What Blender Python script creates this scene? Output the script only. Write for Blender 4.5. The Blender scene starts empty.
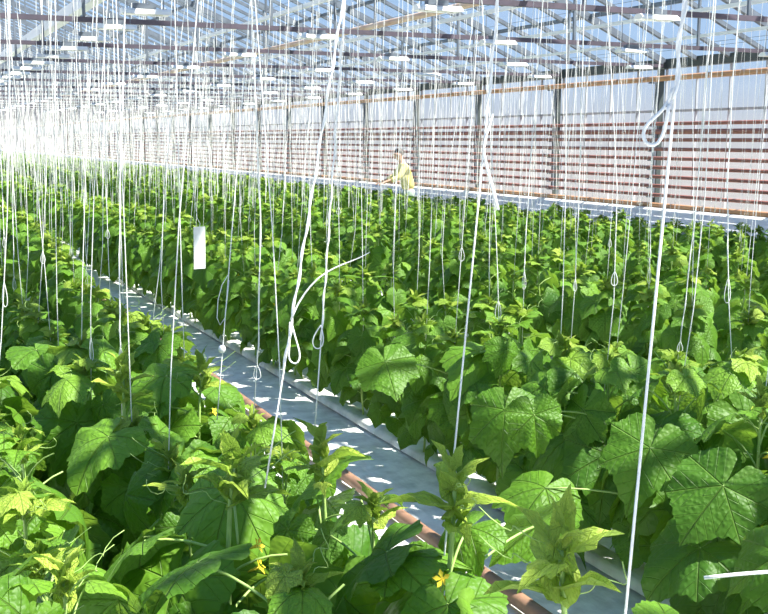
import bpy, math, random
import numpy as np
from mathutils import Vector, Matrix
random.seed(7); rng = np.random.default_rng(7)
C = bpy.context.scene.collection
R = math.radians
PI = math.pi

# ------------------------------------------------------------------ camera geometry (768x614)
F = 1050.0; H = 2.0
PITCH = math.atan(169 / F); YAW = math.atan(504 * math.cos(PITCH) / F)
FW = np.array([math.sin(YAW)*math.cos(PITCH), math.cos(YAW)*math.cos(PITCH), -math.sin(PITCH)])
RT = np.array([math.cos(YAW), -math.sin(YAW), 0.0]); UP = np.cross(RT, FW)
CAM = np.array([0, 0, H])
def ray(x, y): return FW*F + RT*(x-384) + UP*(307-y)
def at(x, y, z):
    d = ray(x, y); return CAM + d*((z-H)/d[2])
def atX(x, y, X):
    d = ray(x, y); return CAM + d*(X/d[0])
def atD(x, y, D): return CAM + ray(x, y)/F*D
def depth(p): return float((np.array(p)-CAM) @ FW)
def proj(p):
    v = np.array(p)-CAM; d = v @ FW
    return 384 + F*(v @ RT)/d, 307 - F*(v @ UP)/d, d

cam_d = bpy.data.cameras.new('camera'); cam = bpy.data.objects.new('camera', cam_d); C.objects.link(cam)
cam.location = (0, 0, H); cam.rotation_euler = (PI/2 - PITCH, 0, -YAW)
cam_d.sensor_width = 36; cam_d.lens = F/768*36; cam_d.clip_end = 600; cam_d.clip_start = .05
bpy.context.scene.camera = cam

# ------------------------------------------------------------------ materials
def mat(name):
    m = bpy.data.materials.new(name); m.use_nodes = True
    nt = m.node_tree; return m, nt, nt.nodes['Principled BSDF'], nt.nodes['Material Output']
def node(nt, t, **kw):
    n = nt.nodes.new(t)
    for k, v in kw.items(): setattr(n, k, v)
    return n
def link(nt, a, b): nt.links.new(a, b)
def mth(nt, op, a, b=None, clamp=False):
    n = nt.nodes.new('ShaderNodeMath'); n.operation = op; n.use_clamp = clamp
    for i, v in enumerate((a, b)):
        if v is None: continue
        if isinstance(v, (int, float)): n.inputs[i].default_value = v
        else: nt.links.new(v, n.inputs[i])
    return n.outputs[0]
def mixc(nt, fac, a, b, mode='MIX'):
    n = nt.nodes.new('ShaderNodeMix'); n.data_type = 'RGBA'; n.blend_type = mode
    for s, v in ((n.inputs[0], fac), (n.inputs[6], a), (n.inputs[7], b)):
        if isinstance(v, (int, float)): s.default_value = v
        elif isinstance(v, tuple): s.default_value = (*v, 1) if len(v) == 3 else v
        else: nt.links.new(v, s)
    return n.outputs[2]
def simple(name, col, rough=.5, metal=0, noise=0.0, scale=8, col2=None, bump=0, spec=.5):
    m, nt, b, o = mat(name)
    b.inputs['Roughness'].default_value = rough; b.inputs['Metallic'].default_value = metal
    b.inputs['Specular IOR Level'].default_value = spec
    b.inputs['Base Color'].default_value = (*col, 1)
    if noise or bump:
        tc = node(nt, 'ShaderNodeTexCoord'); nz = node(nt, 'ShaderNodeTexNoise')
        nz.inputs['Scale'].default_value = scale; nz.inputs['Detail'].default_value = 5
        link(nt, tc.outputs['Object'], nz.inputs['Vector'])
        if noise:
            c2 = col2 or tuple(c*.5 for c in col)
            rp = node(nt, 'ShaderNodeValToRGB'); rp.color_ramp.elements[0].position = .5-.25*noise; rp.color_ramp.elements[1].position = .5+.3*noise
            rp.color_ramp.elements[0].color = (*c2, 1); rp.color_ramp.elements[1].color = (*col, 1)
            link(nt, nz.outputs['Fac'], rp.inputs[0]); link(nt, rp.outputs[0], b.inputs['Base Color'])
        if bump:
            bp = node(nt, 'ShaderNodeBump'); bp.inputs['Strength'].default_value = bump; bp.inputs['Distance'].default_value = .01
            link(nt, nz.outputs['Fac'], bp.inputs['Height']); link(nt, bp.outputs[0], b.inputs['Normal'])
    return m

VEINS = [0, 52, -52, 103, -103]
def leaf_material():
    m, nt, b, o = mat('cucumber_leaf')
    uv = node(nt, 'ShaderNodeUVMap'); sp = node(nt, 'ShaderNodeSeparateXYZ'); link(nt, uv.outputs[0], sp.inputs[0])
    u, v = sp.outputs[0], sp.outputs[1]
    vmin = None; dots = []
    for a in VEINS:
        dx, dy = math.cos(R(a)), math.sin(R(a))
        dot = mth(nt, 'ADD', mth(nt, 'MULTIPLY', u, dx), mth(nt, 'MULTIPLY', v, dy))
        crs = mth(nt, 'ABSOLUTE', mth(nt, 'SUBTRACT', mth(nt, 'MULTIPLY', u, dy), mth(nt, 'MULTIPLY', v, dx)))
        back = mth(nt, 'MULTIPLY', mth(nt, 'LESS_THAN', dot, 0.0), 5.0)
        d = mth(nt, 'ADD', crs, back)
        vmin = d if vmin is None else mth(nt, 'MINIMUM', vmin, d)
        sv = mth(nt, 'ADD', mth(nt, 'SUBTRACT', dot, mth(nt, 'MULTIPLY', crs, .9)), back)
        dots.append((d, sv))
    # nearest vein's secondary coordinate
    sec = None
    for d, sv in dots:
        near = mth(nt, 'COMPARE', d, vmin)
        near.node.inputs[2].default_value = .0005
        t = mth(nt, 'MULTIPLY', near, sv)
        sec = t if sec is None else mth(nt, 'MAXIMUM', sec, t)
    saw = mth(nt, 'PINGPONG', sec, .085)          # 0..0.085
    main = mth(nt, 'SUBTRACT', 1.0, mth(nt, 'DIVIDE', vmin, .016), True)
    secv = mth(nt, 'SUBTRACT', 1.0, mth(nt, 'DIVIDE', saw, .010), True)
    vein = mth(nt, 'MAXIMUM', main, mth(nt, 'MULTIPLY', secv, .35))
    at_ = node(nt, 'ShaderNodeAttribute', attribute_name='tint')
    oi = node(nt, 'ShaderNodeObjectInfo')
    tint = mth(nt, 'ADD', at_.outputs['Fac'], mth(nt, 'MULTIPLY', mth(nt, 'SUBTRACT', oi.outputs['Random'], .5), .16), True)
    rp = node(nt, 'ShaderNodeValToRGB'); cr = rp.color_ramp
    cr.elements[0].position = 0; cr.elements[0].color = (.028, .105, .014, 1)
    cr.elements[1].position = 1; cr.elements[1].color = (.50, .62, .09, 1)
    e = cr.elements.new(.35); e.color = (.080, .195, .012, 1)
    e = cr.elements.new(.65); e.color = (.17, .35, .028, 1)
    link(nt, tint, rp.inputs[0])
    nz = node(nt, 'ShaderNodeTexNoise'); nz.inputs['Scale'].default_value = 14; nz.inputs['Detail'].default_value = 4
    link(nt, uv.outputs[0], nz.inputs['Vector'])
    c = mixc(nt, mth(nt, 'MULTIPLY', nz.outputs['Fac'], .32), rp.outputs[0], (.05, .16, .018))
    c = mixc(nt, mth(nt, 'MULTIPLY', vein, .40), c, (.25, .38, .10))
    geo = node(nt, 'ShaderNodeNewGeometry')
    c = mixc(nt, mth(nt, 'MULTIPLY', geo.outputs['Backfacing'], .35), c, (.16, .30, .10))
    link(nt, c, b.inputs['Base Color'])
    b.inputs['Roughness'].default_value = .5; b.inputs['Specular IOR Level'].default_value = .34
    # relief
    cell = node(nt, 'ShaderNodeTexVoronoi', feature='SMOOTH_F1'); cell.inputs['Scale'].default_value = 16
    link(nt, uv.outputs[0], cell.inputs['Vector'])
    h = mth(nt, 'SUBTRACT', mth(nt, 'MULTIPLY', cell.outputs['Distance'], -.6), mth(nt, 'MULTIPLY', vein, 1.0))
    bp = node(nt, 'ShaderNodeBump'); bp.inputs['Strength'].default_value = .85; bp.inputs['Distance'].default_value = .010
    link(nt, h, bp.inputs['Height']); link(nt, bp.outputs[0], b.inputs['Normal'])
    tr = node(nt, 'ShaderNodeBsdfTranslucent'); link(nt, bp.outputs[0], tr.inputs['Normal'])
    tc = mixc(nt, .5, c, (.38, .62, .03)); link(nt, tc, tr.inputs['Color'])
    mx = node(nt, 'ShaderNodeMixShader'); mx.inputs[0].default_value = .34
    link(nt, b.outputs[0], mx.inputs[1]); link(nt, tr.outputs[0], mx.inputs[2]); link(nt, mx.outputs[0], o.inputs['Surface'])
    return m
M = {}
M['leaf'] = leaf_material()
M['stem'] = simple('plant_stem', (.40, .55, .16), .5, noise=1, scale=30, col2=(.28, .44, .11), bump=.2)
M['petal'] = simple('yellow_petal', (.92, .74, .04), .6, noise=.6, scale=40, col2=(.88, .60, .03))
M['cord'] = simple('white_cord', (.92, .92, .89), .7, noise=.5, scale=60, col2=(.82, .82, .78), bump=.4)
M['film'] = None
def film():
    m, nt, b, o = mat('white_ground_film')
    tc = node(nt, 'ShaderNodeTexCoord')
    n1 = node(nt, 'ShaderNodeTexNoise'); n1.inputs['Scale'].default_value = 2.2; n1.inputs['Detail'].default_value = 6
    mp = node(nt, 'ShaderNodeMapping'); mp.inputs['Scale'].default_value = (3.0, 1.2, 1)
    link(nt, tc.outputs['Object'], mp.inputs[0]); link(nt, mp.outputs[0], n1.inputs['Vector'])
    n2 = node(nt, 'ShaderNodeTexNoise'); n2.inputs['Scale'].default_value = 9; n2.inputs['Detail'].default_value = 5
    link(nt, tc.outputs['Object'], n2.inputs['Vector'])
    rp = node(nt, 'ShaderNodeValToRGB'); rp.color_ramp.elements[0].position = .33; rp.color_ramp.elements[1].position = .6
    rp.color_ramp.elements[0].color = (.62, .62, .60, 1); rp.color_ramp.elements[1].color = (.86, .86, .84, 1)
    link(nt, n2.outputs['Fac'], rp.inputs[0]); link(nt, rp.outputs[0], b.inputs['Base Color'])
    b.inputs['Roughness'].default_value = .45
    bp = node(nt, 'ShaderNodeBump'); bp.inputs['Strength'].default_value = .6; bp.inputs['Distance'].default_value = .04
    link(nt, n1.outputs['Fac'], bp.inputs['Height']); link(nt, bp.outputs[0], b.inputs['Normal'])
    return m
M['film'] = film()
M['rust'] = simple('rusty_brown_pipe', (.36, .20, .12), .55, .0, noise=1, scale=12, col2=(.19, .11, .075), bump=.25)
M['rust2'] = simple('red_brown_wall_pipe', (.42, .17, .13), .5, .0, noise=1, scale=6, col2=(.28, .11, .09))
M['tan'] = simple('tan_pipe', (.62, .34, .17), .5, noise=1, scale=4, col2=(.42, .22, .12))
M['tan2'] = simple('pale_tan_pipe', (.72, .60, .48), .5, noise=1, scale=3, col2=(.50, .30, .20))
M['post'] = simple('dark_grey_steel', (.10, .125, .12), .5, .3, noise=.8, scale=5, col2=(.06, .075, .075))
M['steel'] = simple('galvanised_steel', (.20, .235, .28), .5, .2, noise=.8, scale=5, col2=(.12, .14, .17))
M['purple'] = simple('dull_painted_steel', (.14, .11, .14), .5, .2, noise=.8, scale=4, col2=(.08, .07, .09))
M['white'] = simple('white_enamel', (.86, .87, .86), .35)
M['curb'] = simple('white_painted_curb', (.90, .90, .87), .6, noise=.5, scale=3, col2=(.82, .81, .78), bump=.1)
M['alu'] = simple('pale_aluminium', (.50, .52, .55), .5, .1, noise=.6, scale=5, col2=(.38, .40, .44))
M['dark'] = simple('dark_plastic', (.03, .035, .035), .5)
M['bulb'] = simple('frosted_bulb', (.8, .78, .7), .2)
M['out'] = simple('outside_ground', (.20, .18, .175), .9, noise=1, scale=.3, col2=(.15, .14, .135))
def glass():
    m, nt, b, o = mat('greenhouse_glass')
    nt.nodes.remove(b)
    t = node(nt, 'ShaderNodeBsdfTransparent'); t.inputs[0].default_value = (.93, .96, .96, 1)
    g = node(nt, 'ShaderNodeBsdfGlossy'); g.inputs['Roughness'].default_value = .08
    mx = node(nt, 'ShaderNodeMixShader'); mx.inputs[0].default_value = .04
    link(nt, t.outputs[0], mx.inputs[1]); link(nt, t.outputs[0], mx.inputs[1]); link(nt, g.outputs[0], mx.inputs[2])
    link(nt, mx.outputs[0], o.inputs['Surface']); return m
M['glass'] = glass()

# ------------------------------------------------------------------ mesh accumulation
class MB:
    def __init__(s): s.v = []; s.f = []; s.uv = []; s.t = []; s.n = 0
    def add(s, V, Fc, UV=None, tint=0.0):
        V = np.asarray(V, float); s.v.append(V); k = s.n
        s.f.extend([tuple(i+k for i in f) for f in Fc])
        s.uv.append(np.zeros((len(V), 2)) if UV is None else UV)
        s.t.append(np.full(len(V), tint)); s.n += len(V); return s
    def box(s, a, b):
        x0, y0, z0 = a; x1, y1, z1 = b
        return s.add([(x0,y0,z0),(x1,y0,z0),(x1,y1,z0),(x0,y1,z0),(x0,y0,z1),(x1,y0,z1),(x1,y1,z1),(x0,y1,z1)],
              [(0,3,2,1),(4,5,6,7),(0,1,5,4),(1,2,6,5),(2,3,7,6),(3,0,4,7)])
    def tube(s, pts, rad, n=8, caps=True, tint=0.0):
        P = np.asarray(pts, float); m = len(P)
        rad = np.full(m, rad) if np.isscalar(rad) else np.asarray(rad, float)
        T = np.gradient(P, axis=0); T /= (np.linalg.norm(T, axis=1)[:, None]+1e-12)
        ref = np.array([0, 0, 1.0]) if abs(T[0][2]) < .9 else np.array([1.0, 0, 0])
        u = np.cross(T[0], ref); u /= np.linalg.norm(u); V = []
        for i in range(m):
            u = u - T[i]*(u @ T[i]); u /= (np.linalg.norm(u)+1e-12); w = np.cross(T[i], u)
            for k in range(n):
                a = 2*PI*k/n; V.append(P[i] + rad[i]*(math.cos(a)*u + math.sin(a)*w))
        Fc = [(i*n+k, i*n+(k+1) % n, (i+1)*n+(k+1) % n, (i+1)*n+k) for i in range(m-1) for k in range(n)]
        if caps: Fc += [tuple(range(n-1, -1, -1)), tuple((m-1)*n+k for k in range(n))]
        return s.add(V, Fc, None, tint)
    def bar(s, a, b, w, h):     # rectangular bar from a to b
        a = np.asarray(a, float); b = np.asarray(b, float); t = b-a; t /= np.linalg.norm(t)
        ref = np.array([0, 0, 1.0]) if abs(t[2]) < .95 else np.array([0, 1.0, 0])
        u = np.cross(t, ref); u /= np.linalg.norm(u); w2 = np.cross(u, t)
        V = [p + sx*u*w/2 + sz*w2*h/2 for p in (a, b) for sx, sz in ((-1,-1),(1,-1),(1,1),(-1,1))]
        return s.add(V, [(3,2,1,0),(4,5,6,7),(0,1,5,4),(1,2,6,5),(2,3,7,6),(3,0,4,7)])
    def mesh(s, name, mats, smooth=True, tint=False):
        me = bpy.data.meshes.new(name); V = np.concatenate(s.v)
        me.from_pydata(V.tolist(), [], s.f)
        if tint:
            uvl = me.uv_layers.new(name='UVMap'); li = np.zeros(len(me.loops), dtype=np.int32)
            me.loops.foreach_get('vertex_index', li); uvl.data.foreach_set('uv', np.concatenate(s.uv)[li].astype(np.float32).ravel())
            at = me.attributes.new('tint', 'FLOAT', 'POINT'); at.data.foreach_set('value', np.concatenate(s.t).astype(np.float32))
        me.materials.append(mats)
        if smooth: me.polygons.foreach_set('use_smooth', np.ones(len(me.polygons), dtype=bool))
        me.update(); return me
    def build(s, name, m, parent=None, smooth=False, tint=False):
        return put(name, s.mesh(name, m, smooth, tint), parent)
def put(name, me, parent=None, M4=None):
    o = bpy.data.objects.new(name, me); C.objects.link(o)
    if parent is not None: o.parent = parent
    if M4 is not None: o.matrix_local = M4
    return o
def tag(o, label=None, cat=None, group=None, kind=None):
    if label: o['label'] = label
    if cat: o['category'] = cat
    if group: o['group'] = group
    if kind: o['kind'] = kind
    return o
def empty(name, loc, rz=0):
    o = bpy.data.objects.new(name, None); C.objects.link(o); o.location = loc; o.rotation_euler = (0, 0, rz)
    o.empty_display_size = .1; return o
def struct(o): o['kind'] = 'structure'; return o
ORD = 'first second third fourth fifth sixth seventh eighth ninth tenth eleventh twelfth thirteenth fourteenth fifteenth sixteenth seventeenth eighteenth nineteenth'.split()
TENS = {2: 'twent', 3: 'thirt', 4: 'fort', 5: 'fift', 6: 'sixt', 7: 'sevent', 8: 'eight', 9: 'ninet'}
def ordn(i):                    # 0-based
    n = i+1
    if n < 20: return ORD[i]
    t, r = divmod(n, 10)
    return TENS[t]+'ieth' if r == 0 else TENS[t]+'y-'+ORD[r-1]

# ------------------------------------------------------------------ setting
WX = 11.8; YN = -4.0; YE = 150.0; EAVE = 3.22; SLOPE = math.tan(R(23)); RIDX = 3.9
RIDZ = EAVE + (WX-RIDX)*SLOPE; LX = RIDX-(WX-RIDX)
# floor: white film with gentle humps
mb = MB(); nx, ny = 90, 150
xs = np.linspace(LX, WX, nx); ys = YN + (YE-YN)*(np.linspace(0, 1, ny)**2.4)
V = []
for y in ys:
    for x in xs:
        V.append((x, y, .012*math.sin(x*7+math.sin(y*1.3)*1.5)*math.sin(y*2.1+x*3)-.012))
mb.add(V, [(j*nx+i, j*nx+i+1, (j+1)*nx+i+1, (j+1)*nx+i) for j in range(ny-1) for i in range(nx-1)])
struct(mb.build('floor', M['film'], smooth=True))
struct(MB().box((-90, -60, -.25), (120, 170, -.06)).build('ground_outside', M['out']))

def slope_pt(x, y): return (x, y, RIDZ - abs(x-RIDX)*SLOPE)
mb = MB()
for x0, x1 in ((LX, RIDX), (RIDX, WX)):
    a, b_, c, d = slope_pt(x0, YN), slope_pt(x1, YN), slope_pt(x1, YE), slope_pt(x0, YE)
    t = .006
    mb.add([a, b_, c, d], [(0, 1, 2, 3)])
ceil_ = struct(mb.build('ceiling', M['glass']))
mb = MB(); PB = 2.93/4
k0 = 14.0-2.93*6
yy = k0
while yy < YE:
    mb.bar(slope_pt(RIDX, yy), slope_pt(WX, yy), .065, .06); mb.bar(slope_pt(RIDX, yy), slope_pt(LX, yy), .05, .06); yy += PB
for i, x in enumerate(np.linspace(RIDX, WX, 6)[1:-1]):
    mb.bar(slope_pt(x, YN), slope_pt(x, YE), .05, .06)
struct(mb.build('glazing_bars', M['steel'], ceil_))
struct(MB().bar((RIDX, YN, RIDZ), (RIDX, YE, RIDZ), .12, .14).build('ridge_beam', M['steel'], ceil_))

# right side wall
mb = MB().add([(WX, YN, .8), (WX, YE, .8), (WX, YE, EAVE), (WX, YN, EAVE)], [(0, 1, 2, 3)])
wall = struct(mb.build('wall_right', M['glass']))
mb = MB(); yy = k0
while yy < YE: mb.box((WX-.02, yy-.010, .8), (WX+.02, yy+.010, EAVE)); yy += PB
mb.box((WX-.02, YN, 2.42), (WX+.03, YE, 2.46))
struct(mb.build('wall_mullions', M['alu'], wall))
struct(MB().box((WX-.06, YN, EAVE-.09), (WX+.1, YE, EAVE+.06)).build('trim_1', M['post']))
def wedge():
    mb = MB(); pf = [(WX-.62, -.05), (WX-.62, .62), (WX-.30, .86), (WX+.12, .86), (WX+.12, -.05)]
    mb.add([(x, y, z) for y in (YN, YE-.1) for x, z in pf], [(i, (i+1) % 5, 5+(i+1) % 5, 5+i) for i in range(5)] + [(4,3,2,1,0), (5,6,7,8,9)]); return mb
struct(wedge().build('baseboard_right', M['curb']))
# far end wall
mb = MB().add([(LX, YE, .8), (WX, YE, .8), (WX, YE, EAVE), (RIDX, YE, RIDZ), (LX, YE, EAVE)], [(0, 1, 2, 3, 4)])
ew = struct(mb.build('wall_far', M['glass']))
mb = MB()
for x in np.arange(LX, WX+.1, 1.0): mb.box((x-.02, YE-.03, .8), (x+.02, YE+.03, RIDZ - abs(x-RIDX)*SLOPE))
for z in (1.7, 3.2): mb.box((LX, YE-.02, z-.03), (WX, YE+.02, z+.03))
struct(mb.build('wall_mullions', M['white'], ew))
struct(MB().box((LX, YE-.1, -.05), (WX, YE+.1, .85)).build('baseboard_far', M['curb']))
# left & back walls (out of view, close the building)
struct(MB().add([(LX, YN, 0), (LX, YE, 0), (LX, YE, EAVE), (LX, YN, EAVE)], [(0, 1, 2, 3)]).build('wall_left', M['glass']))
struct(MB().add([(LX, YN, 0), (WX, YN, 0), (WX, YN, EAVE), (RIDX, YN, RIDZ), (LX, YN, EAVE)], [(0, 1, 2, 3, 4)]).build('wall_near', M['glass']))

# posts along the wall
POSTY = [14.0+2.93*k for k in range(-3, 46)]
pn = 0
for y in POSTY:
    if y < 9.5: continue
    t = empty('steel_post', (WX-.12, y, .86))
    tag(t, f'dark grey steel post against the side wall, {ordn(pn)} from the near end', 'post', 'posts along the side wall')
    mb = MB().box((-.055, -.036, 0), (.04, .036, EAVE-.95)); mb.build('shaft', M['post'], t)
    MB().box((-.09, -.09, 0), (.09, .09, .02)).build('base_plate', M['post'], t)
    MB().box((-.08, -.08, EAVE-.97), (.08, .08, EAVE-.95)).build('head_plate', M['post'], t)
    mb = MB().box((-.10, -.025, .16), (-.055, .025, 2.06))
    for z in [2.23, 2.10, 1.97, 1.82, 1.67, 1.52, 1.37, 1.22, 1.07]: mb.box((-.20, -.02, z-.86-.044-(.012 if z == 2.10 else 0)), (-.08, .02, z-.86-.028-(.012 if z == 2.10 else 0)))
    mb.box((-.24, -.02, 2.018), (-.08, .02, 2.045))
    mb.build('pipe_bracket', M['steel'], t)
    pn += 1
# heating pipes on the wall
PZ = [2.23, 2.10, 1.97, 1.82, 1.67, 1.52, 1.37, 1.22, 1.07]
for i, z in enumerate(PZ):
    o = MB().tube([(WX-.26, y, z) for y in np.linspace(YN+.3, YE-.3, 20)], .030 if i != 1 else .042, 10).build('heating_pipe', M['rust2'], smooth=True)
    tag(o, f'red-brown heating pipe along the glass side wall, {ordn(i)} pipe from the top of the stack', 'pipe', 'heating pipes on the side wall')
o = MB().tube([(WX-.30, y, 2.95) for y in np.linspace(YN+.3, YE-.3, 120)], .045, 10).build('supply_pipe', M['tan'], smooth=True)
tag(o, 'tan orange supply pipe running high along the side wall under the eave', 'pipe')
o = MB().tube([(WX-.22, y, .90) for y in np.linspace(YN+.3, YE-.3, 20)], .04, 10).build('supply_pipe', M['tan'], smooth=True)
tag(o, 'orange pipe lying on top of the low white kerb wall', 'pipe')
p1 = at(453, 7, 3.28); p2 = at(307, 42, 3.28); xm = (p1[0]+p2[0])/2
o = MB().tube([(xm, y, 3.28) for y in np.linspace(YN+.3, YE-.3, 20)], .035, 10).build('overhead_pipe', M['tan2'], smooth=True)
tag(o, 'pale tan pipe running overhead between the rows of lamps', 'pipe')

# roof trusses
for i, y in enumerate([14.0+2.93*k for k in range(-3, 46)]):
    t = empty('roof_truss', (0, y, 0))
    tag(t, f'dark steel truss spanning under the glass roof, {ordn(i)} from the near end', 'truss', 'roof trusses')
    MB().bar((LX, 0, 3.17), (WX-.1, 0, 3.17), .05, .05).build('bottom_chord', M['purple'], t)
    mb = MB(); mb.bar((LX+.1, 0, EAVE+.02), (RIDX, 0, RIDZ-.1), .07, .10); mb.bar((WX-.1, 0, EAVE+.02), (RIDX, 0, RIDZ-.1), .07, .10)
    mb.build('rafter', M['steel'], t)
    n = 4
    for s in (-1, 1):
        for k in range(1 if s > 0 else 0, n):
            x = RIDX + s*k*(WX-RIDX)/n; zt = RIDZ-.1-abs(x-RIDX)*SLOPE
            MB().bar((x, 0, 3.17), (x, 0, zt), .03, .03).build('web', M['steel'], t)

# grow lights
gl = empty('grow_light', (0, 0, 0))
def lampshape():
    mb = MB()   # reflector: shallow open trough
    prof = [(-.07, 0), (-.055, .025), (-.025, .045), (.025, .045), (.055, .025), (.07, 0)]; L = .2
    V = [(x, y, z) for x in (-L, L) for y, z in prof] + [(x, y*.94, z-.004) for x in (-L, L) for y, z in prof]
    n = 6; Fc = [(k, k+1, n+k+1, n+k) for k in range(5)] + [(2*n+k+1, 2*n+k, 3*n+k, 3*n+k+1) for k in range(5)]
    Fc += [(0, 5, 4, 1), (1, 4, 3, 2), (6, 7, 10, 11), (7, 8, 9, 10)]
    mb.add(V, Fc); mb.build('reflector', M['white'], gl)
    MB().box((-.10, -.035, .045), (.08, .035, .085)).build('ballast_box', M['steel'], gl)
    MB().tube([(-.12, 0, .01), (.14, 0, .01)], .014, 8).build('bulb', M['bulb'], gl, smooth=True)
    for x in (-.15, .15): MB().tube([(x, 0, .03), (x, 0, .34)], .004, 5).build('hanger', M['steel'], gl)
lampshape(); first = True
LAMPX = [2.04, 4.1, 6.1, 8.1, 10.1]
for li, x in enumerate(LAMPX):
    step = 1.30
    ys_ = np.arange(10.17-1.3*3, 44, step) if li == 0 else np.arange(7.4-2.6*1, 44, 2.6)
    if li in (1, 3): ys_ = ys_ + .25
    kk = 0
    for y in ys_:
        px, py, d = proj((x, y, 3.05))
        if d < 1 or px < -40 or px > 800 or py < -30: continue
        if first: r = gl; first = False; chs = list(gl.children)
        else:
            r = gl.copy(); C.objects.link(r)
            for ch in chs: c = ch.copy(); C.objects.link(c); c.parent = r
        r.location = (x, y, 3.0)
        tag(r, f'white grow light, {ordn(kk)} from the near end of the {ordn(li)} lamp row from the left', 'lamp', 'grow lights under the roof')
        kk += 1
    rw = .02 if li else .06; o = MB().box((x-rw, YN+.2, 3.34), (x+rw, YE-.2, 3.34+rw*2)).build('lamp_rail', M['white'])
    tag(o, f'thin white rail carrying the {ordn(li)} row of grow lights from the left', 'rail', 'lamp rails')

# floor pipe in the aisle + slabs
o = MB().tube([(2.335+.01*math.sin(y*.9), y, .05) for y in np.linspace(1.2, YE-1, 200)], .034, 14).build('pipe_rail', M['rust'], smooth=True)
tag(o, 'rusty brown heating pipe lying on white film in the aisle', 'pipe')
for i, xa in enumerate((4.25, 6.22, 8.2, 10.15)):
    o = MB().tube([(xa, y, .05) for y in np.linspace(2, YE-1, 60)], .0255, 10).build('pipe_rail', M['rust'], smooth=True)
    tag(o, f'brown floor pipe half hidden in the {ordn(i+1)} aisle, counted from the open one', 'pipe', 'floor pipes in the hidden aisles')
BEDS = [1.24, 3.24, 5.22, 7.2, 9.2, 10.76]
BEDN = ['bed left of the open aisle', 'first bed right of the open aisle', 'second bed right of the open aisle',
        'third bed right of the open aisle', 'fourth bed right of the open aisle', 'last bed beside the side wall']
LINES = [(0, .34, 'left row')]
for bi, bx in enumerate(BEDS):
    for s, nm in ((-1, 'left row'), (1, 'right row')):
        off = .27 if bi < 5 else .22
        LINES.append((bi, {-1: .82, 1: 1.29}[s] if bi == 0 else bx+s*off, nm))
def wz(x): return 3.75 if x < 10 else 3.32
for k, (bi, x, nm) in enumerate(LINES):
    mb = MB(); n = 90; V = []
    prof = [(-.06, .002), (-.055, .035), (-.03, .05), (.06, .05), (.085, .035), (.09, .002)]
    for j, y in enumerate(np.linspace(.6, YE-1.2, n)):
        for px_, pz in prof: V.append((x+px_, y, pz*(1+.06*math.sin(j*2.9))))
    mb.add(V, [(j*6+i, j*6+i+1, (j+1)*6+i+1, (j+1)*6+i) for j in range(n-1) for i in range(5)] + [tuple(range(5, -1, -1)), tuple((n-1)*6+i for i in range(6))])
    o = mb.build('growing_slab', M['film'], smooth=True)
    tag(o, f'white film wrapped growing slab under the {ordn(k)} plant row from the left', 'slab', 'growing slabs under the plants')
    o = MB().tube([(x, YN+.4, wz(x)), (x, YE-.4, wz(x))], .003, 6).build('support_wire', M['steel'])
    tag(o, f'thin steel wire overhead holding the strings of the {ordn(k)} plant row from the left', 'wire', 'overhead string wires')

# ------------------------------------------------------------------ leaves
KA = np.array([0, 12, 27, 45, 52, 60, 78, 95, 104, 114, 134, 158, 170, 177])
KR = np.array([1.0, .87, .75, .77, .82, .77, .67, .70, .74, .70, .63, .57, .46, .12])
def leaf_arr(nA, nR, seed, droop=.25, fold=.12, ruffle=.05, ser=.025):
    r_ = np.random.default_rng(seed)
    A = np.linspace(-176, 176, nA)
    asy = r_.uniform(.93, 1.07, 14); asy2 = r_.uniform(.93, 1.07, 14)
    rad = np.where(A >= 0, np.interp(abs(A), KA, KR*asy), np.interp(abs(A), KA, KR*asy2))
    if ser: rad = rad*(1 + ser*np.where(np.arange(nA) % 2 == 0, 1, -1)*(abs(A) < 165))
    th = np.radians(A)
    rings = np.linspace(0, 1, nR+1)[1:]
    V = [(0, 0, 0)]; UV = [(0, 0)]
    p1, p2, p3 = r_.uniform(0, 6.28, 3); tw = r_.uniform(-.25, .25)
    for q in rings:
        rr = rad*q
        x = rr*np.cos(th); y = rr*np.sin(th)
        nearest = np.min(np.abs(A[:, None]-np.array(VEINS)[None, :]), axis=1)/26.0
        bul = np.clip(nearest, 0, 1)*.085*rr
        z = -droop*rr**2*(1+.4*np.cos(th)) - fold*np.abs(y)*-1*.6*(1-q*.3) + bul
        z = z + ruffle*rr*q*(np.sin(5*th+p1)+.6*np.sin(9*th+p2)) + tw*x*y*.6 + .03*np.sin(x*5+p3)*q
        for a, b, c in zip(x, y, z): V.append((a, b, c)); UV.append((a, b))
    Fc = [(0, 1+i, 2+i) for i in range(nA-1)]
    for j in range(nR-1):
        b0 = 1+j*nA; b1 = b0+nA
        Fc += [(b0+i, b1+i, b1+i+1, b0+i+1) for i in range(nA-1)]
    return np.array(V, float), Fc, np.array(UV, float)
LEAF = {}
for lod, (nA, nR) in {'hi': (61, 6), 'mid': (25, 3), 'low': (13, 1)}.items():
    LEAF[lod] = [leaf_arr(nA, nR, 100+k, droop=.22+.13*(k % 4), fold=(-.30, .10, .42)[k % 3], ruffle=.05+.022*(k % 3), ser=.022 if lod == 'hi' else .0) for k in range(8)]
def basis(tipdir, up):
    t = np.asarray(tipdir, float); t = t/np.linalg.norm(t); n = np.asarray(up, float); n = n - t*(n @ t); n /= np.linalg.norm(n)
    return np.column_stack([t, np.cross(n, t), n])
def add_leaf(mb, lod, k, pos, B, sc, tint, narrow=1.0):
    V, Fc, UV = LEAF[lod][k % 8]
    if narrow != 1: V = np.column_stack([V[:, 0], V[:, 1]*narrow, V[:, 2] + np.abs(V[:, 1])*.3])
    mb.add(np.asarray(pos) + (V*sc) @ B.T, Fc, UV, tint)

def bez(a, b, c, n): 
    t = np.linspace(0, 1, n)[:, None]; a, b, c = map(np.asarray, (a, b, c)); return (1-t)**2*a + 2*t*(1-t)*b + t*t*c

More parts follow.
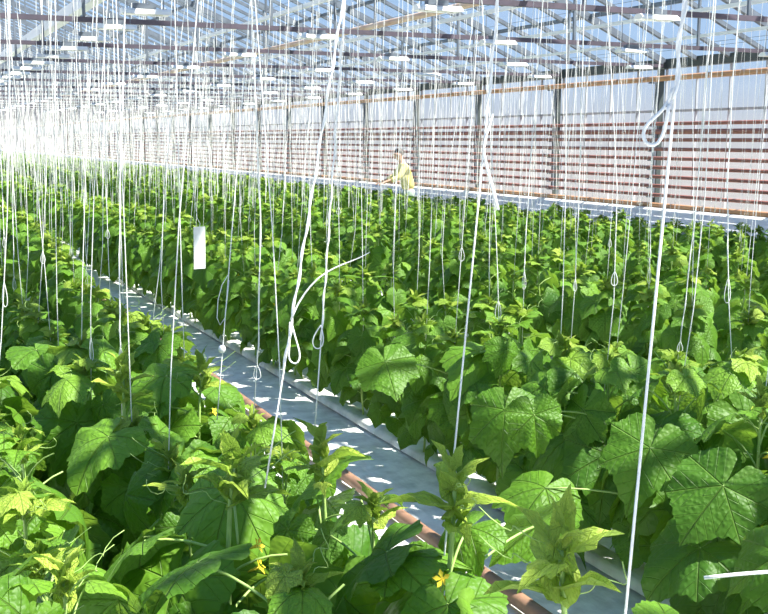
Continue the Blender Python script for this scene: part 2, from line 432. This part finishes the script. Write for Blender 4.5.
class Plant: pass
def gen_plant(seed, h=.95, nl=15, spread=1.0, tipk=1.0):
    """stem line, petioles, leaves for one plant; local coordinates, base at origin"""
    r = np.random.default_rng(seed); P = Plant()
    w = r.uniform(-.03, .03, 4)
    zs = np.linspace(.06, h, 14)
    P.stem = np.array([(w[0]*math.sin(z*4+w[2]*60), w[1]*math.sin(z*5+w[3]*60), z) for z in zs])
    P.srad = np.linspace(.0085, .0045, 14)*(1.15 if tipk > 1 else 1)
    P.leaves = []; P.pet = []
    az = r.uniform(0, 6.28)
    for i in range(nl):
        f = (i+.5)/nl; z = .13 + (h-.13)*f**.9
        az += 2*PI*.4 + r.normal(0, .35)
        base = np.array([np.interp(z, zs, P.stem[:, 0]), np.interp(z, zs, P.stem[:, 1]), z])
        if tipk > 1 and f > .76: continue
        size = (.155 + .10*math.sin(min(1, f*1.15+.15)*PI)**.8)*r.uniform(.62, 1.15)*spread
        if f > .8: size *= max(.34, 1-(f-.8)*3.0)
        pl = (.17*r.uniform(.8, 1.2))*(1 if f < .75 else max(.35, 1-(f-.75)*2.6))*spread
        el = R(r.uniform(12, 42)) if f < .75 else R(r.uniform(40, 65))
        out = np.array([math.cos(az), math.sin(az), 0])
        end = base + pl*(out*math.cos(el) + np.array([0, 0, math.sin(el)]))
        mid = base + pl*.55*(out*math.cos(el+.35) + np.array([0, 0, math.sin(el+.35)]))
        P.pet.append((bez(base, mid, end, 5), .0034 if f < .8 else .0024))
        dp = R(r.uniform(15, 70)) if f < .78 else R(r.uniform(-30, 25))
        side = r.normal(0, .3)
        tip = out*math.cos(dp) - np.array([0, 0, math.sin(dp)]); tip = tip + np.cross([0, 0, 1], out)*side
        up = np.array([0, 0, 1.0]) + out*.25 + r.normal(0, .30, 3)
        tint = .28 + .22*f + r.normal(0, .09)
        if f > .72: tint += (f-.72)*1.5
        P.leaves.append((end, basis(tip, up), size, float(np.clip(tint, 0.02, 1)), int(r.integers(0, 8))))
    # growing tip
    P.tip = []
    top = P.stem[-1]
    for i in range(8 if tipk == 1 else 9):
        a = az + i*2.4; q = .2+.09*(7-i) if tipk == 1 else .22+.15*(8-i); dirv = np.array([math.cos(a)*q, math.sin(a)*q, .9])
        st = top + np.array([0, 0, (-.06+.011*i)*(1 if tipk == 1 else 1.7)])
        P.tip.append((st+dirv*.02, basis(dirv, np.array([-dirv[0], -dirv[1], .6])), r.uniform(.06, .11)*max(.3, 1-.06*i)*tipk, r.uniform(.85, 1), int(r.integers(0, 8))))
    P.tendril = []
    for q in range(3):
        a = r.uniform(0, 6.28); s = top + np.array([0, 0, -.10+.05*q]); pts = []
        for j in range(16):
            t = j/15; cr = .02*(t**2); pts.append(s + np.array([math.cos(a), math.sin(a), .5])*(.13*t) + cr*np.array([math.sin(t*14), math.cos(t*14), math.sin(t*14)]))
        P.tendril.append(np.array(pts))
    P.flowers = []
    for q in range(2):
        z = r.uniform(.35, .8)*h; a = r.uniform(0, 6.28); P.flowers.append((np.array([math.cos(a)*.05, math.sin(a)*.05, z]), a))
    P.h = h
    return P
def flower_mesh(mb, c, a, s=.022):
    out = np.array([math.cos(a), math.sin(a), .5]); out /= np.linalg.norm(out)
    u = np.cross(out, [0, 0, 1]); u /= np.linalg.norm(u); w = np.cross(out, u); V = [c]; Fc = []
    for k in range(5):
        for q, rr, zz in ((-.45, .62, .25), (0, 1.0, .35), (.45, .62, .25)):
            t = 2*PI*k/5 + q; V.append(c + s*(rr*(math.cos(t)*u + math.sin(t)*w) + zz*out))
        b = 1+3*k; Fc += [(0, b, b+1), (0, b+1, b+2)]
    mb.add(V, Fc); mb.tube([c-out*.03, c], [.002, .005], 5)
def plant_meshes(P, lod, tag_):
    fo = MB()
    for pos, B, s, t, k in P.leaves: add_leaf(fo, lod, k, pos, B, s, t)
    st = MB(); st.tube(P.stem, P.srad, 7 if lod == 'hi' else 5)
    for pts, rr in P.pet: st.tube(pts, rr, 5 if lod == 'hi' else 3, caps=False)
    tp = MB()
    for pos, B, s, t, k in P.tip: add_leaf(tp, 'mid' if lod == 'hi' else 'low', k, pos, B, s, t, .42)
    tds = []
    for pts in P.tendril: td = MB(); td.tube(pts, .0012 if lod == 'hi' else .0015, 4); tds.append(td.mesh('tendril', M['stem']))
    fls = []
    for c, a in P.flowers:
        fl = MB(); flower_mesh(fl, c, a); fls.append(fl.mesh('flower', M['petal']))
    return dict(foliage=fo.mesh('foliage', M['leaf'], True, True), stem=st.mesh('stem', M['stem']), growing_tip=tp.mesh('growing_tip', M['leaf'], True, True),
                tendril=tds, flower=fls)
PROTO = [gen_plant(500+k, h=.93, nl=19) for k in range(10)]
PROTO += [gen_plant(800+k, h=.93, nl=15, tipk=1.55) for k in range(3)]
HI = [plant_meshes(p, 'hi', k) for k, p in enumerate(PROTO)]
PROTOM = [gen_plant(700+k, h=.93, nl=25, spread=.80) for k in range(10)]
MID = [plant_meshes(p, 'mid', k) for k, p in enumerate(PROTOM)]
# single leaf meshes for the nearest plants (8 shapes x 4 ages)
AGES = [.18, .38, .6, .92]
LM = [[MB().add(*LEAF['hi'][k], AGES[a]).mesh('leaf', M['leaf'], True, True) for a in range(4)] for k in range(8)]
def leaf_mesh(k, tint): return LM[k % 8][int(np.argmin([abs(tint-a) for a in AGES]))]

# ------------------------------------------------------------------ plant and string positions
SP = .455
plants = []     # (bi, line name, x, y, order)
for li, (bi, x, nm) in enumerate(LINES):
    y0 = {0: 1.5, 1: 1.32, 2: 1.35}.get(li, (.85 if li < 6 else 1.35) + .1*(li % 4)); k = 0; y = y0
    while y < YE-1.6:
        jx, jy = rng.normal(0, .02), rng.normal(0, .04)
        if li == 2: jx += .40*min(1, max(0, (y-8)/6))
        if li == 3: jx -= .12*min(1, max(0, (y-8)/6))
        pt = (x+jx, y+jy)
        hgt = .93*rng.uniform(.86, 1.08)*(1.0 if bi < 3 else (.94 if bi < 5 else .80))
        px, py, d = proj((pt[0], pt[1], hgt*.8))
        px2, py2, d2 = proj((pt[0], pt[1], hgt+.05))
        if d > 1 and -130*min(3, 6/d) < px < 768+190*min(3, 6/d) and py2 < 614+(90 if li < 3 else 190):
            plants.append(dict(bi=bi, nm=nm, li=li, x=pt[0], y=pt[1], h=hgt, d=d, k=k)); k += 1
        y += SP if y < 45 else SP*(1+(y-45)/35)
HP = [((450, 484), 1.29), ((556, 540), 1.29), ((320, 448), 1.27), ((203, 366), 1.27), ((236, 462), .84), ((120, 372), .84)]
for px_, X in HP:
    q = atX(*px_, X)
    b = min((p for p in plants if 'hero' not in p and abs(p['x']-X) < .15), key=lambda p: abs(p['y']-q[1]))
    b.update(x=X, y=float(q[1]), h=float(q[2])-.02, hero=1, d=depth((X, q[1], .7)))
plants.sort(key=lambda p: p['d'])
near = plants[:300]; far = plants[300:]
print('plants', len(plants), 'far from', far[0]['d'] if far else None)
# the large leaves one can single out: junction pixel, its height, tip pixel, tip height, age, shape
HL = [((723, 486), .74, (652, 574), .46, .25, 0), ((650, 448), .80, (612, 534), .52, .30, 4), ((700, 548), .50, (612, 592), .36, .15, 2),
      ((782, 556), .70, (716, 578), .60, .25, 1), ((545, 488), .52, (513, 517), .46, .40, 3), ((534, 415), .80, (540, 455), .64, .45, 5),
      ((505, 410), .76, (497, 478), .50, .32, 6), ((480, 352), .84, (445, 378), .78, .5, 7), ((385, 362), .72, (402, 415), .50, .3, 0),
      ((197, 563), .95, (112, 578), .84, .45, 1), ((108, 437), .86, (26, 497), .74, .62, 2), ((178, 460), .84, (116, 560), .62, .35, 4),
      ((232, 490), .96, (204, 548), .86, .6, 3), ((387, 552), .86, (295, 592), .72, .42, 5), ((393, 560), .86, (442, 534), .95, .55, 6),
      ((470, 528), .94, (434, 560), .88, .35, 7), ((540, 524), .90, (488, 552), .84, .35, 0), ((314, 482), .80, (343, 437), .98, .55, 2),
      ((166, 376), .90, (148, 414), .80, .7, 5), ((36, 350), .90, (72, 396), .80, .4, 1), ((575, 372), .88, (620, 392), .80, .45, 3),
      ((735, 392), .86, (762, 358), .92, .5, 6), ((745, 420), .80, (790, 470), .62, .35, 2), ((60, 560), .80, (20, 610), .66, .25, 4)]
heroleaf = []
for (jp, jz, tp_, tz, tint, k) in HL:
    J = at(*jp, jz); T_ = at(*tp_, tz); left = J[0] < 1.9
    cand = sorted((p for p in plants[:60]), key=lambda p: (p['x']-J[0])**2+(p['y']-J[1])**2)[0]
    L = float(np.linalg.norm(T_-J)); L2 = min(max(L, .08), .22 if left else .25); T_ = J+(T_-J)/L*L2
    heroleaf.append((J, T_, L2, tint, k, cand)); print('hl', jp, round(L, 2), J.round(2), cand['x'], round(cand['y'], 2))
POLY = [(225, 380), (300, 400), (500, 555), (640, 600), (600, 614), (500, 600), (425, 572), (350, 520), (325, 465), (250, 430)]
def inpoly(x, y):
    c = False; n = len(POLY)
    for i in range(n):
        (x1, y1), (x2, y2) = POLY[i], POLY[i-1]
        if (y1 > y) != (y2 > y) and x < (x2-x1)*(y-y1)/(y2-y1)+x1: c = not c
    return c
def blocked(w):
    x, y, d = proj(w)
    if w[0] < 2.2 and inpoly(x, y) and w[2] < .92: return True
    for J, T_, L, tint, k, c in heroleaf:
        cx, cy, cd = proj(J*.5+T_*.5)
        if (x-cx)**2+(y-cy)**2 < (L*F/cd*.62)**2 and d < cd+.06: return True
    return False
NH = 22
for i, p in enumerate(near):
    rz = rng.uniform(0, 6.28); pi_ = int(rng.integers(0, 10)) if 'hero' not in p else 10+i % 3; P = PROTO[pi_]
    t = empty('cucumber_plant', (p['x'], p['y'], 0), rz); s = p['h']/.93; t.scale = (s*1.02, s*1.02, s)
    p['obj'] = t
    tag(t, f"cucumber plant, {ordn(p['k'])} from the near end of the {ordn(p['li'])} row from the left", 'plant', 'cucumber plants growing up strings')
    src = HI[pi_] if p['d'] < 6.0 else MID[pi_ % 10]
    if i < NH:
        cz, sz = math.cos(rz), math.sin(rz)
        for pos, B, sc, tint, k in P.leaves:
            q = (pos + B[:, 0]*sc*.45)*s; q = np.array([p['x']+cz*q[0]-sz*q[1], p['y']+sz*q[0]+cz*q[1], q[2]])
            if blocked(q) or (p['x'] < 1.5 and rng.random() < .12): continue
            m4 = Matrix.Identity(4)
            for a in range(3):
                for b in range(3): m4[a][b] = B[a][b]*sc
                m4[a][3] = pos[a]
            put('leaf', leaf_mesh(k, tint), t, m4)
    else: put('foliage', src['foliage'], t)
    put('stem', src['stem'], t); put('growing_tip', src['growing_tip'], t)
    if p['d'] < 7:
        for fm in src['tendril']: put('tendril', fm, t)
    if p['d'] < 10:
        for fm in src['flower']: put('flower', fm, t)
for J, T_, L, tint, k, c in heroleaf:
    o3 = c['obj']; 
    if 'extra' not in c:
        e_ = c['extra'] = 1
    # leaf and petiole live in world axes under the plant: undo the plant's own transform
    inv = Matrix.LocRotScale(o3.location, o3.rotation_euler, o3.scale).inverted()
    B = basis(T_-J, np.array([0, 0, 1.0]) - FW*(.1 if J[0] < 1.9 else .55) + rng.normal(0, .1, 3)); m4 = Matrix.Identity(4)
    for a in range(3):
        for b in range(3): m4[a][b] = B[a][b]*L
        m4[a][3] = J[a]
    put('leaf', leaf_mesh(k, tint), o3, inv @ m4)
    zs_ = max(.15, min(c['h']-.12, J[2]-.10)); st_ = np.array([c['x'], c['y'], zs_])
    pm = (st_+J)/2 + np.array([0, 0, .05])
    put('petiole', MB().tube(bez(st_, pm, J, 7), .0038, 7).mesh('petiole', M['stem']), o3, inv)
mb = MB(); sb = MB()
for p in far:
    P = PROTOM[int(rng.integers(0, 10))]; a = rng.uniform(0, 6.28); c, s_ = math.cos(a), math.sin(a)
    Rz = np.array([[c, -s_, 0], [s_, c, 0], [0, 0, 1]])*(p['h']/.93); o3 = np.array([p['x'], p['y'], 0])
    for pos, B, sc, tint, k in P.leaves[5:]:
        V, Fc, UV = LEAF['low'][k % 8]; mb.add(o3 + (np.asarray(pos)+(V*sc*1.05) @ B.T) @ Rz.T, Fc, UV, tint)
    for pos, B, sc, tint, k in P.tip[:3]:
        V, Fc, UV = LEAF['low'][k % 8]; mb.add(o3 + (np.asarray(pos)+(V*sc) @ B.T) @ Rz.T, Fc, UV, tint)
    sb.tube(o3 + P.stem[::4] @ Rz.T, .006, 3)
if far:
    o = mb.build('cucumber_plants', M['leaf'], smooth=True, tint=True); tag(o, 'far mass of cucumber plants filling the back of the greenhouse', 'plants', kind='stuff')
    o2 = sb.build('stems', M['stem'], o); tag(o2, kind='stuff')

# ------------------------------------------------------------------ strings
def string_pts(bx, by, bz, dx, dy, n=9, sag=.01):
    t = np.linspace(0, 1, n)
    return np.column_stack([bx+dx*t, by+dy*t, bz+(wz(bx)-bz)*t]) + np.column_stack([np.sin(t*PI*2)*sag*rng.normal(), np.sin(t*PI)*sag*rng.normal(), t*0])
def loop_pts(c, w, hgt, ang):
    u = np.array([math.cos(ang), math.sin(ang), 0]); out = []
    for j in range(18):
        a = j/17*2*PI; out.append(c + u*(w*math.sin(a)*(.65-.35*math.cos(a))) + np.array([0, 0, -hgt*(1-math.cos(a))/2]))
    return np.array(out)
SR = .0021
def add_string(p, pts, r=SR, loop=None, label=None, seg=7):
    z0 = pts[0].copy(); t = empty('support_string', tuple(z0)); q = pts - z0
    MB().tube(q, r, seg).build('strand', M['cord'], t, smooth=True)
    if loop is not None:
        lz, w, hh, dbl = loop           # height of loop top above the start
        i = np.interp(lz, q[:, 2], np.arange(len(q))); a = int(i); f = i-a; c = q[a]*(1-f)+q[min(a+1, len(q)-1)]*f
        MB().tube(loop_pts(c, w, hh, -YAW), r*.8, 6, caps=False).build('slip_loop', M['cord'], t, smooth=True)
        if dbl: # the second strand above the loop
            k = q[q[:, 2] > lz]; k = np.vstack([c[None], k]); off = np.array([r*1.7, 0, 0])
            tt = np.linspace(0, 1, 30); kk = np.column_stack([np.interp(tt, np.linspace(0, 1, len(k)), k[:, j]) for j in range(3)])
            kk = kk + np.column_stack([np.cos(tt*40)*r*1.6, np.sin(tt*40)*r*1.6, tt*0])
            MB().tube(kk, r*.9, 6).build('doubled_strand', M['cord'], t, smooth=True)
    tag(t, label, 'string', 'white support strings'); return t
SPECIAL = {}
def through(bot, top, zb, X=None):
    """string passing two observed points, standing at the plant it serves"""
    b = at(*bot, zb) if X is None else atX(*bot, X)
    d = ray(*top); D = depth(b)*1.0; tpt = atD(*top, D); dirv = tpt-b
    e = b + dirv*((3.75-b[2])/dirv[2]); n = 14
    return np.array([b+(e-b)*t for t in np.linspace(0, 1, n)])
HS = [  # bottom pixel, top pixel, row X, radius, doubled above this pixel row, text
    ((265, 488), (343, 0), .86, .0024, 372, 'thick white string with a long hanging loop and a curved loose end'),
    ((314, 440), (345, 0), 1.27, .0022, 340, 'white string with a small teardrop loop just above the leaves'),
    ((440, 600), (498, 0), 1.29, .0026, 150, 'white string running down through the pale spiky growing tip'),
    ((625, 618), (684, 0), 1.32, .0031, 100, 'thickest white string, nearest, with an open loop high up'),
]
EXTRA = {0: [('slip_loop', [(290, 322), (289, 335), (290, 345), (288, 356), (290, 362), (296, 365), (300, 360), (300, 352), (296, 340), (292, 325)]),
             ('loose_end', [(291, 320), (297, 304), (311, 284), (325, 272), (345, 263), (358, 259), (370, 252)])],
         1: [('slip_loop', [(321, 325), (316, 332), (312, 340), (313, 347), (318, 350), (323, 346), (324, 338), (321, 325)])],
         2: [('loose_end', [(493, 114), (489, 128), (484, 142), (483, 152), (487, 168), (492, 186), (498, 210)])],
         3: [('slip_loop', [(673, 88), (668, 104), (659, 114), (646, 124), (642, 134), (645, 144), (654, 147), (662, 140), (667, 120), (669, 104)])]}
used = set()
for hi_, (bot, top, X, r, ydbl, txt) in enumerate(HS):
    pts = through(bot, top, 0, X); D = depth(pts[0])
    best = min((p for p in near if id(p) not in used and abs(p['x']-X) < .15), key=lambda p: abs(p['y']-pts[0][1])); used.add(id(best))
    z0 = pts[0].copy(); t = empty('support_string', tuple(z0)); q = pts-z0
    MB().tube(q, r, 9).build('strand', M['cord'], t, smooth=True)
    zd = np.interp(-ydbl, [-proj(a)[1] for a in pts], pts[:, 2]) - z0[2]
    tt = np.linspace(zd, q[-1][2], 160); ln = np.column_stack([np.interp(tt, q[:, 2], q[:, a]) for a in range(3)])
    kk = ln + np.column_stack([np.cos(tt*45)*r*1.5, np.sin(tt*45)*r*1.5, tt*0])
    MB().tube(kk, r*1.15, 7).build('doubled_strand', M['cord'], t, smooth=True)
    for nm, A in EXTRA[hi_]:
        A = [np.array(a, float) for a in A]; w_ = []
        for a in range(len(A)-1):
            for f in (0, .5): w_.append(A[a]*(1-f)+A[a+1]*f)
        w_.append(A[-1]); w_ = np.array(w_)
        for _ in range(2): w_[1:-1] = (w_[:-2]+2*w_[1:-1]+w_[2:])/4
        qq = np.array([atD(a[0], a[1], D-.006+.004*math.sin(n)) - z0 for n, a in enumerate(w_)])
        rr = np.full(len(qq), r*(1.25 if hi_ == 3 else .95))
        if nm == 'loose_end' and hi_ == 2: rr = np.linspace(r*.9, r*2.0, len(qq))
        if nm == 'loose_end' and hi_ == 0: rr = np.linspace(r*1.2, r*.45, len(qq))
        MB().tube(qq, rr, 7).build(nm, M['cord'], t, smooth=True)
    tag(t, txt, 'string', 'white support strings')
# thin string with a knot bead beside the aisle
pts = through((217, 420), (240, 130), 0, 1.30); z0 = pts[0].copy(); t = empty('support_string', tuple(z0)); D = depth(z0)
MB().tube(pts-z0, .0024, 7).build('strand', M['cord'], t, smooth=True)
qq = np.array([atD(x, y, D-.01)-z0 for x, y in [(228, 275), (222, 285), (218, 300), (217, 318), (220, 325), (225, 318), (227, 300), (229, 280)]])
MB().tube(qq, .002, 6).build('slip_loop', M['cord'], t, smooth=True)
c_ = atD(222, 349, D-.01)-z0; MB().tube([c_+np.array([0, 0, a]) for a in (-.017, -.014, 0, .014, .017)], [.004, .014, .017, .014, .004], 10).build('bead', M['white'], t, smooth=True)
tag(t, 'white string with a long slip loop and a round white bead beside the aisle', 'string', 'white support strings')
b = min((p for p in near if abs(p['x']-1.3) < .15 and id(p) not in used), key=lambda p: abs(p['y']-z0[1])); used.add(id(b))
# taut cord end crossing at the lower right
a_, b_ = at(704, 578, .86), at(812, 570, .90); t = empty('support_string', tuple(b_))
MB().tube([(0, 0, -.5), (0, 0, 0), (.3, .02, 1.6), (.5, .02, 3.75-b_[2])], .0030, 8).build('strand', M['cord'], t, smooth=True)
MB().tube([(b_+(a_-b_)*f)-b_+np.array([0, 0, .004*math.sin(f*3)]) for f in np.linspace(0, 1, 8)], .0050, 8).build('loose_end', M['cord'], t, smooth=True)
tag(t, 'white string whose thick cut end sticks out level over the nearest right-hand leaves', 'string', 'white support strings')
farS = MB()
for i, p in enumerate(plants):
    if id(p) in used or p['d'] < 3.7: continue
    lean = rng.normal(.10, .11); pts = string_pts(p['x'], p['y'], p['h']*.80, lean, rng.normal(0, .12), n=7, sag=.012 if rng.random() < .7 else .03)
    if i < 300:
        lp = None
        if rng.random() < .35: lp = (rng.uniform(.15, .8), rng.uniform(.010, .022), rng.uniform(.05, .12), rng.random() < .5)
        add_string(p, pts, SR, lp, f"white string over the {ordn(p['k'])} plant of the {ordn(p['li'])} row from the left", 6 if p['d'] < 8 else 4)
    else:
        farS.tube(pts[[0, 2, 4, 6]], .0031, 3, caps=False)
        if rng.random() < .5: farS.tube(string_pts(p['x']+.05, p['y']+.1, p['h']*.8, rng.normal(0, .2), rng.normal(0, .12), n=7)[[0, 2, 4, 6]], .003, 3, caps=False)
o = farS.build('support_strings', M['cord']); tag(o, 'countless far white strings rising from the back rows', 'strings', kind='stuff')

# hanging card
c = atX(200, 248, 1.52); t = empty('hanging_card', tuple(c))
tag(t, 'small white paper card hanging on a string above the leaves', 'card')
mb = MB(); V = []; n = 8
for j in range(n):
    z = .115-.23*j/(n-1)
    for x_, dy in ((-.032, .0), (0, .006*math.sin(j)), (.032, .004)): V.append((x_*1.05, x_*.12+dy+.002*j, z))
nv = len(V); V += [(a, b+.0015, c_) for a, b, c_ in V]
Fc = [(j*3+i, (j+1)*3+i, (j+1)*3+i+1, j*3+i+1) for j in range(n-1) for i in range(2)]
Fc += [tuple(nv+k for k in reversed(f)) for f in Fc]
mb.add(V, Fc); mb.build('sheet', M['white'], t, smooth=True)
MB().tube([(0, 0, .11), (.005, 0, .13), (-.01, 0, .16), (-.02, .02, .30), (-.03, .03, 3.75-c[2])], .0015, 5).build('thread', M['cord'], t)

# ------------------------------------------------------------------ person
def skin_obj(name, verts, edges, rad, m, parent, sub=2):
    me = bpy.data.meshes.new(name); me.from_pydata([tuple(v) for v in verts], edges, []); o = put(name, me, parent)
    md = o.modifiers.new('skin', 'SKIN'); lay = me.skin_vertices[0] if me.skin_vertices else None
    if lay is None:
        bpy.context.view_layer.objects.active = o; o.select_set(True); bpy.ops.mesh.customdata_skin_add(); o.select_set(False); lay = me.skin_vertices[0]
    for i, r in enumerate(rad): lay.data[i].radius = (r, r) if np.isscalar(r) else r; lay.data[i].use_root = (i == 0)
    md.use_smooth_shade = True
    ss = o.modifiers.new('sub', 'SUBSURF'); ss.levels = sub; ss.render_levels = sub
    me.materials.append(m); return o
skin_m = simple('skin', (.62, .36, .25), .5); shirt_m = simple('yellow_shirt', (.82, .74, .30), .8, noise=.6, scale=9, col2=(.66, .58, .2), bump=.3)
trous_m = simple('pale_green_trousers', (.42, .52, .44), .85, noise=.5, scale=8, col2=(.3, .4, .33), bump=.3); hair_m = simple('dark_brown_hair', (.045, .025, .018), .6, bump=.6, scale=60)
hp = atX(409, 151, 9.95); per = empty('person', (9.95, float(hp[1]), 0), 0); hz = float(hp[2])
fdir = np.array([-math.cos(YAW), math.sin(YAW)-.25]); per.rotation_euler = (0, 0, math.atan2(fdir[1], fdir[0])-PI/2)
ps = hz/1.69*1.02; per.scale = (ps, ps, ps)
bv = [(0, 0, .93), (0, .04, 1.10), (0, .10, 1.30), (0, .15, 1.43), (0, .18, 1.50), (0, .215, 1.575), (0, .235, 1.64)]; be = [(0,1),(1,2),(2,3),(3,4),(4,5),(5,6)]
br = [(.125,.085), (.10,.07), (.115,.07), (.07,.06), (.06,.06), (.095,.11), (.085,.095)]
def chain(par, pts, rads):
    for p_, r_ in zip(pts, rads): bv.append(p_); br.append(r_); be.append((par, len(bv)-1)); par = len(bv)-1
    return par
for s_ in (-1, 1):
    chain(0, [(s_*.09, .0, .86), (s_*.11, .03, .48), (s_*.11, -.02, .09), (s_*.12, .12, .035)], [.085, .055, .038, .032])
    hand = chain(2, [(s_*.16, .12, 1.36), (s_*.20, .26, 1.14), (s_*.15, .48, 1.06), (s_*.14, .55, 1.04)], [.055, .042, .03, .028])
    for q in range(4):
        x = s_*.14 + (q-1.5)*.020; L = (.075, .085, .08, .06)[q]
        chain(hand, [(x, .58, 1.03), (x, .58+L*.6, 1.015), (x, .58+L*.9, .985)], [.0095, .0085, .0075])
    chain(hand, [(s_*.14-s_*.035, .565, 1.03), (s_*.14-s_*.05, .60, 1.01)], [.011, .009])
chain(5, [(0, .34, 1.575)], [.016])
for s_ in (-1, 1): chain(5, [(s_*.108, .215, 1.575)], [.016])
skin_obj('body', bv, be, br, skin_m, per)
sv = [(0, 0, .84), (0, .04, 1.10), (0, .10, 1.30), (0, .145, 1.42)]; sr = [(.20, .165), (.165, .13), (.185, .135), (.085, .075)]; se = [(0,1),(1,2),(2,3)]
for s_ in (-1, 1):
    b0 = len(sv); sv += [(s_*.16, .12, 1.36), (s_*.20, .26, 1.14), (s_*.165, .42, 1.08)]; sr += [.072, .058, .05]; se += [(2, b0), (b0, b0+1), (b0+1, b0+2)]
skin_obj('shirt', sv, se, sr, shirt_m, per)
tv = [(0, 0, .94), (0, 0, .86)]; tr_ = [(.17, .13), (.165, .13)]; te = [(0, 1)]
for s_ in (-1, 1):
    b0 = len(tv); tv += [(s_*.10, .01, .78), (s_*.115, .035, .48), (s_*.115, -.02, .12)]; tr_ += [.105, .078, .06]; te += [(1, b0), (b0, b0+1), (b0+1, b0+2)]
skin_obj('trousers', tv, te, tr_, trous_m, per)
skin_obj('hair', [(0, .16, 1.555), (0, .18, 1.62), (0, .22, 1.66), (0, .285, 1.685)], [(0,1),(1,2),(2,3)], [(.095, .07), (.118, .10), (.112, .085), (.08, .035)], hair_m, per)
for s_ in (-1, 1):
    MB().tube([(s_*.034, .318, 1.60), (s_*.034, .328, 1.60)], [.010, .007], 8).build('eye', M['dark'], per, smooth=True)
MB().tube([(-.025, .312, 1.53), (0, .322, 1.528), (.025, .312, 1.53)], .005, 6).build('mouth', simple('lips', (.5, .2, .17), .5), per, smooth=True)
for s_ in (-1, 1): MB().box((s_*.12-.045, -.09, 0), (s_*.12+.045, .18, .07)).build('shoe', M['dark'], per)
tag(per, 'person in a yellow top and pale green trousers bending forward over the far plants', 'person')

# ------------------------------------------------------------------ light
w = bpy.data.worlds.new('sky'); bpy.context.scene.world = w; w.use_nodes = True; nt = w.node_tree
bg = nt.nodes['Background']; tc = node(nt, 'ShaderNodeTexCoord'); sp = node(nt, 'ShaderNodeSeparateXYZ'); link(nt, tc.outputs['Generated'], sp.inputs[0])
rp = node(nt, 'ShaderNodeValToRGB'); cr = rp.color_ramp
cr.elements[0].position = 0; cr.elements[0].color = (.60, .60, .64, 1)
cr.elements[1].position = 1; cr.elements[1].color = (.16, .34, .72, 1)
e = cr.elements.new(.075); e.color = (.40, .56, .80, 1)
e = cr.elements.new(.22); e.color = (.32, .50, .82, 1)
link(nt, sp.outputs[2], rp.inputs[0]); link(nt, rp.outputs[0], bg.inputs[0]); bg.inputs[1].default_value = .88
sun = bpy.data.lights.new('sun', 'SUN'); so = bpy.data.objects.new('sun', sun); C.objects.link(so)
sun.energy = 11; sun.angle = R(.6); sun.color = (1, .95, .86)
SAZ, SEL = R(-42), R(57)       # sun stands to the right (+X), slightly behind the camera
sd = Vector((math.cos(SAZ)*math.cos(SEL), math.sin(SAZ)*math.cos(SEL), math.sin(SEL)))
so.rotation_euler = sd.to_track_quat('Z', 'Y').to_euler()
sc = bpy.context.scene
sc.view_settings.view_transform = 'Standard'; sc.view_settings.look = 'None'; sc.view_settings.exposure = 0.42; sc.view_settings.gamma = 1
sc.view_settings.use_curve_mapping = False
sc.cycles.max_bounces = 8; sc.cycles.transparent_max_bounces = 24; sc.cycles.use_denoising = True
